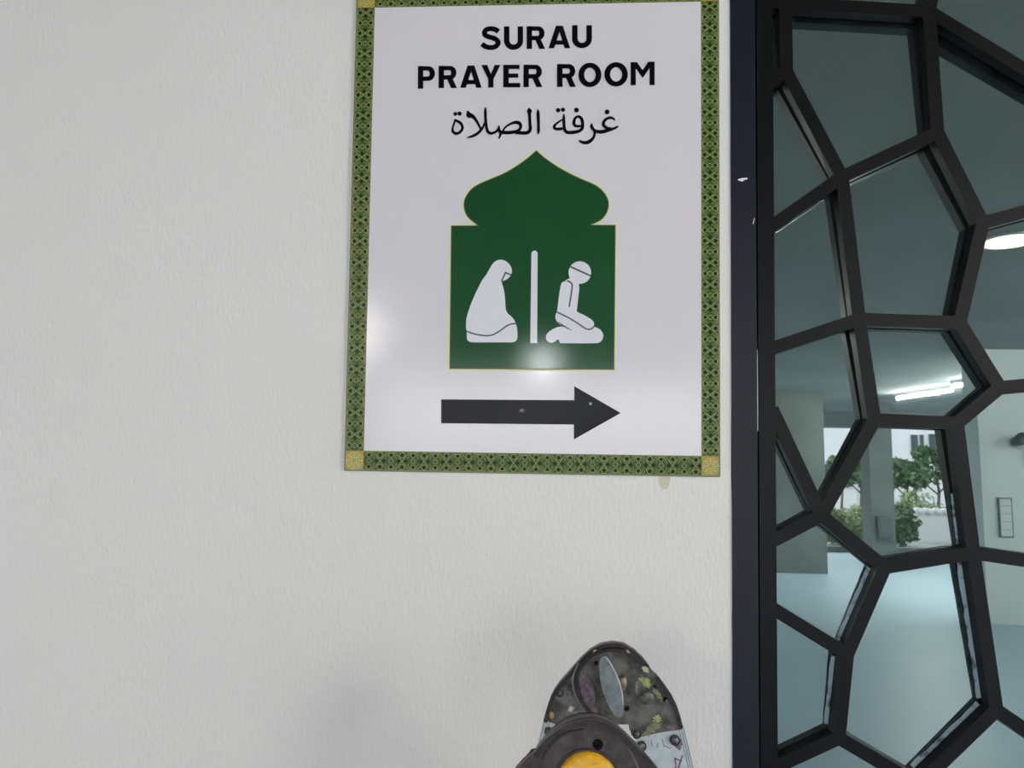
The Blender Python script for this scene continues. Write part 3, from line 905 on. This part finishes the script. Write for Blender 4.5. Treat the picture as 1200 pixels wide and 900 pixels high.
# --- rails down to the floor, rungs, rubber feet
SL = 0.25
rails = {}
for side in ('near', 'far'):
    Yp = YF + 0.006 if side == 'far' else YN + 0.010
    for s in (-1, 1):
        if side == 'far':
            a, c = (P(742, 859, Yp), P(801.5, 853.5, Yp)) if s > 0 else (P(638.2, 845, Yp), P(692, 850, Yp))
        else:
            a, c = (P(722, 985, Yp), P(795, 975, Yp)) if s > 0 else (P(588, 978, Yp), P(662, 985, Yp))
        zt = (a.z + c.z) / 2
        z0 = 0.02
        ax0, cx0 = a.x + s * SL * (a.z - z0), c.x + s * SL * (c.z - z0)
        rb = B().prism([[(a.x, a.z), (ax0, z0), (cx0, z0), (c.x, c.z)]], Yp, Yp + 0.024)
        r = rb.out('side_rail', 'alu', lad)
        ox, oxb, zo = (c.x, cx0, c.z) if s > 0 else (a.x, ax0, a.z)
        for k in range(3):
            d = -s * (0.0006 + 0.0028 * k)
            g_ = B(); ribbon(g_, [(ox + d, zo, 0.0007), (oxb + d, z0, 0.0007)], Yp - 0.0006, y1=Yp + 0.0002); g_.out('rail_groove', 'alu_d', r)
        ft = B().box((min(ax0, cx0) - 0.004, Yp - 0.003, 0.0), (max(ax0, cx0) + 0.004, Yp + 0.027, 0.05)); ft.out('rubber_foot', 'rubber', lad)
        rails[(side, s)] = (((a.x + c.x) / 2, zt), ((ax0 + cx0) / 2, z0))
for s in (-1, 1):
    (tx, tz), (bx, bz) = rails[('far', s)]
    for k in range(4):
        z = 0.2 + 0.27 * k; f = (z - bz) / (tz - bz); x = bx + (tx - bx) * f
        rg = B(); rg.box((x - 0.018, YN + 0.030, z - 0.012), (x + 0.018, YF + 0.008, z + 0.012)); rg.out('rung', 'alu', lad)
# purple marks on the far rail
YR = YF + 0.006
splash(795, 872, 4.5, 6.5, YR, 'purple', lad, -0.3, 0.3)
dome('rivet', 791, 867.5, 4.2, YR - 0.0004, 0.004, 'rivet', lad, 14)
for pts in ([(790, 888), (793, 889.5), (799, 892)], [(791, 889), (792, 898), (790, 904)], [(800, 885), (797, 893), (795, 900)], [(763, 868), (764, 874)], [(776, 866), (778, 874), (786, 877)], [(771, 871), (770, 876)]):
    b = B(); ribbon(b, pxl([(p[0], p[1], 1.6 if pts[0][0] > 788 else 0.9) for p in pts], YR), YR - 0.0003, y1=YR); b.out('ink_mark', 'purple' if pts[0][0] > 788 else 'alu_d', lad)

# ================================================================== CAR PORCH BEHIND THE CAMERA (mirrored in the panes)
def ceiling_tube(a, e, label):
    a, e = Vector(a), Vector(e)
    a.z = e.z = CEIL
    c = (a + e) / 2
    d = (e - a).normalized(); w = Vector((-d.y, d.x, 0)) * 0.05
    t = thing('tube_light', c, label, 'ceiling light', 'fluorescent tube lights on the porch ceiling')
    dz = Vector((0, 0, -0.055))
    vs = [a - w, e - w, e + w, a + w, a - w * .6 + dz, e - w * .6 + dz, e + w * .6 + dz, a + w * .6 + dz]
    B().add(vs, [(0, 1, 2, 3), (7, 6, 5, 4), (0, 4, 5, 1), (1, 5, 6, 2), (2, 6, 7, 3), (3, 7, 4, 0)]).out('lamp_housing', 'housing', t)
    z = Vector((0, 0, -0.078))
    B().tube(a + d * 0.03 + z, e - d * 0.03 + z, 0.020, 10).out('tube', 'tube', t, True)
    return t


TL = 'white fluorescent tube light on the porch ceiling'
for (a, e, tx) in (((1050, 467), (1117, 457), ', mirrored in the pane above the garden view'), ((1117, 452.5), (1150, 447.5), ', second one, partly hidden by the bar'), ((1174, 446), (1232, 432), ', mirrored at the right edge')):
    ceiling_tube(Mz(a[0], a[1], CEIL - 0.078), Mz(e[0], e[1], CEIL - 0.078), TL + tx)
for (x, y_, tx) in ((6.6, -8.2, 'added out of view, far right above the pale block'), (-3.2, -9.0, 'added out of view, far along the left wall'), (4.2, -2.9, 'added out of view, above the right end of the door'), (7.4, -4.4, 'added out of view, far right near the sign wall'), (10.2, -4.4, 'added out of view, farthest right near the sign wall')):  # extra tubes outside the mirrored view, added to light the sign wall
    ceiling_tube((x - .6, y_, 0), (x + .6, y_, 0), TL + ' ' + tx)
q = Mz(1184, 283, CEIL - 0.012)
dl = thing('downlight', (q.x, q.y, CEIL), 'round warm ceiling downlight mirrored in the upper right pane', 'ceiling light')
B().tube((q.x, q.y, CEIL - 0.01), (q.x, q.y, CEIL), 0.17, 28).out('trim_ring', 'housing', dl, True)
B().tube((q.x, q.y, CEIL - 0.014), (q.x, q.y, CEIL - 0.010), 0.145, 28).out('diffuser', 'warm', dl, True)

# pillars
def pillar(pxa, pxb, Yp, depth, m='pillar', z1=CEIL):
    a, c = Mr(pxa, 560, Yp), Mr(pxb, 560, Yp)
    return tag(B().box((a.x, Yp - depth, 0), (c.x, Yp, z1)).out('pillar', m), kind='structure')


p1 = pillar(1020, 1047, -13.6, 0.45)
p2 = pillar(880, 967, -11.6, 0.6)
a = Mr(1026, 605, -13.6); c = Mr(1044, 630, -13.6)
bx = thing('meter_box', ((a.x + c.x) / 2, -13.6, c.z), 'grey metal box fixed low on the porch pillar', 'box')
B().box((a.x, -13.59, max(c.z, 0.15)), (c.x, -13.48, a.z)).out('box_body', 'metal_box', bx)
B().box((a.x + .03, -13.48, max(c.z, 0.15) + .03), (c.x - .03, -13.465, a.z - .03)).out('box_door', 'metal_box', bx)
# big pale block at the right
Yw = -7.4
a = Mr(1150, 560, Yw); tag(B().box((a.x, Yw - 0.3, 0), (12.5, Yw, CEIL)).out('wall_right', 'pale'), kind='structure')
a = Mr(1168, 583, Yw); c = Mr(1187, 630, Yw)
nb = thing('notice_panel', ((a.x + c.x) / 2, Yw, c.z), 'pale framed notice panel mirrored on the right wall', 'panel')
B().box((a.x, Yw, c.z), (c.x, Yw + 0.02, a.z)).out('panel_frame', 'pillar', nb)
B().box((a.x + .015, Yw + .018, c.z + .015), (c.x - .015, Yw + 0.026, a.z - .015)).out('panel_sheet', 'pale', nb)
for k in range(4):
    zz = a.z - (a.z - c.z) * (k + 1) / 5
    B().box((a.x + .03, Yw + .025, zz - 0.004), (c.x - .03, Yw + 0.028, zz)).out('panel_line', 'pillar', nb)
a = Mr(1189, 518, Yw)
fn = thing('wall_fixture', (a.x, Yw, a.z), 'small grey bracket fixture mirrored on the right wall', 'fixture')  # round grey fixture on an arm, kind not known
B().tube((a.x, Yw + 0.02, a.z), (a.x, Yw + 0.16, a.z + 0.03), 0.05, 16, 0.07).out('fixture_head', 'metal_box', fn, True)
B().tube((a.x + 0.11, Yw, a.z - 0.3), (a.x + 0.11, Yw + 0.06, a.z), 0.012).tube((a.x, Yw + .05, a.z), (a.x + 0.11, Yw + 0.05, a.z), 0.012).out('fixture_bracket', 'metal_box', fn, True)

# outside ground
tag(B().box((-14, -60, -0.12), (34, Y_FAR, -0.01)).out('ground', 'asphalt'), kind='structure')


def foliage(cx, cy, cz, rx, ry, rz, n, s):
    vs, fs = [], []
    for i in range(n):
        while True:
            u = Vector((random.uniform(-1, 1), random.uniform(-1, 1), random.uniform(-1, 1)))
            if u.length < 1 and u.length > 0.35: break
        wob = 0.85 + 0.25 * math.sin(5 * u.x + 3 * u.z) * math.cos(4 * u.y + 2 * u.z)
        c = Vector((cx + u.x * rx * wob, cy + u.y * ry * wob, cz + u.z * rz * wob))
        a = Vector((random.gauss(0, 1), random.gauss(0, 1), random.gauss(0, 1))).normalized()
        bq = a.cross(Vector((random.gauss(0, 1), random.gauss(0, 1), random.gauss(0, 1)))).normalized()
        k = len(vs)
        vs += [c - a * s, c + bq * s * 0.45, c + a * s, c - bq * s * 0.45]
        fs.append((k, k + 1, k + 2, k + 3))
    return vs, fs


def tree(px, Yt, h, cr, label, n=1300):
    q = Mr(px, 560, Yt)
    t = thing('garden_tree', (q.x, Yt, 0), label, 'tree', 'trees beyond the porch')
    b = B().tube((q.x, Yt, -0.02), (q.x + 0.1, Yt, h * 0.45), 0.06, 8, 0.045).tube((q.x + 0.1, Yt, h * .45), (q.x, Yt, h * 0.85), 0.045, 8, 0.02)
    b.tube((q.x + .1, Yt, h * .45), (q.x + cr * .6, Yt + .2, h * .7), 0.03, 6, 0.012).tube((q.x + .1, Yt, h * .42), (q.x - cr * .6, Yt, h * .66), 0.03, 6, 0.012)
    b.out('trunk', 'bark', t, True)
    vs, fs = [], []
    for (dx, dz, r) in ((0, 0, 1), (-.55, -.25, .6), (.55, -.2, .6), (-.25, .5, .6), (.35, .4, .55)):
        v, f = foliage(q.x + dx * cr, Yt, h * .72 + dz * cr, cr * .62 * r, cr * .6 * r, cr * .5 * r, n // 5, 0.13)
        k = len(vs); vs += v; fs += [tuple(i + k for i in g_) for g_ in f]
    tag(mesh('foliage', vs, fs, 'leaf', t), kind='stuff')


tree(1096, -24, 2.6, 1.05, 'green garden tree with bare trunk before the white building')
tree(1060, -23, 2.3, 0.7, 'smaller garden tree beside the porch pillar')
tree(1006, -27, 2.5, 0.9, 'garden tree left of the porch pillar')
tree(984, -31, 2.6, 0.8, 'farthest garden tree at the left')
for i, (px, Yt, w, h, ml) in enumerate(((980, -17.6, 0.35, 0.85, 'leaf2'), (1006, -19.0, 0.4, 0.9, 'leaf2'), (1056, -17.6, 0.4, 0.95, 'leaf'), (1071, -21.0, 0.6, 1.3, 'leaf2'), (1092, -22.6, 0.5, 0.9, 'leaf'), (1119, -24.4, 0.35, 0.95, 'leaf'))):
    q = Mr(px, 600, Yt)
    v, f = foliage(q.x, Yt, h * .5, w, 0.4, h * .55, 900, 0.08)
    o = tag(mesh('garden_shrub', v, f, ml, origin=(q.x, Yt, 0)),
            ('pale shrub left of the porch pillar', 'pale shrub close by the porch pillar', 'dark shrub right of the porch pillar', 'tall pale shrub before the trees', 'dark shrub behind the low white wall', 'rightmost dark shrub behind the low wall')[i], 'shrub', 'garden shrubs')
# low white wall with scalloped coping
Yl = -19.0
a = Mr(1074, 600, Yl); c = Mr(1150, 626, Yl)
lw = thing('low_garden_wall', ((a.x + c.x) / 2, Yl, 0), 'low white garden wall with a scalloped coping', 'wall')
B().box((a.x, Yl - 0.15, -0.01), (c.x, Yl, a.z)).out('wall_body', 'blockw', lw)
x = a.x
while x < c.x:
    B().tube((x + 0.08, Yl - 0.2, a.z + 0.02), (x + 0.08, Yl + 0.05, a.z + 0.02), 0.09, 10).out('coping_tile', 'blockw', lw, True); x += 0.22
# white building
Yb = -36
a = Mr(1045, 560, Yb); c = Mr(1180, 560, Yb)
bd_ = thing('white_building', ((a.x + c.x) / 2, Yb, 0), 'white two storey building with dark windows behind the trees', 'building')
B().box((a.x, Yb - 6, -0.01), (c.x, Yb, 7)).out('facade', 'facade', bd_)
for (u0, v0, u1, v1) in ((1067, 509, 1075, 532), (1077.5, 509, 1082, 532), (1088, 508, 1097, 532), (1099, 508, 1110, 530), (1101, 542, 1110, 562), (1070, 545, 1080, 560), (1086, 545, 1093, 560), (1118, 511, 1128, 529)):
    p_, r_ = Mr(u0 - 1, v0, Yb), Mr(u1 + 1, v1, Yb)
    w_ = B().box((p_.x, Yb, r_.z), (r_.x, Yb + 0.06, p_.z)).out('window', 'facade', bd_)
    B().box((p_.x + .02, Yb + .055, r_.z + .02), (r_.x - .02, Yb + 0.08, p_.z - .02)).out('window_pane', 'window', w_)
for (z_) in (3.4,):
    B().box((a.x, Yb, z_ - 1.35), (c.x, Yb + 0.1, z_ -1.25)).out('ledge', 'facade', bd_)
a = Mr(960, 560, Yb + 2); c = Mr(1003, 560, Yb + 2)
b2 = thing('grey_building', ((a.x + c.x) / 2, Yb + 2, 0), 'pale grey building left of the porch pillar', 'building')
B().box((a.x, Yb - 4, -0.01), (c.x, Yb + 2, 7)).out('facade', 'facade', b2)
for k in range(3):
    x = a.x + (c.x - a.x) * (0.2 + .28 * k)
    w_ = B().box((x - .3, Yb + 2, 1.2), (x + .3, Yb + 2.05, 2.3)).out('window', 'facade', b2)
    B().box((x - .24, Yb + 2.045, 1.26), (x + .24, Yb + 2.07, 2.24)).out('window_pane', 'window', w_)

# unseen point light added above the camera to put glare on the sign
tl = bpy.data.lights.new('glare_light', 'POINT'); tl.energy = GLARE_W; tl.shadow_soft_size = 0.03; tl.color = (0.93, 0.97, 1.0)
g0 = P(636, 424, YS)
to = bpy.data.objects.new('glare_light', tl); COL.objects.link(to)
to.location = (2 * g0.x, CY - 0.02, CZ + 2 * (g0.z - CZ))
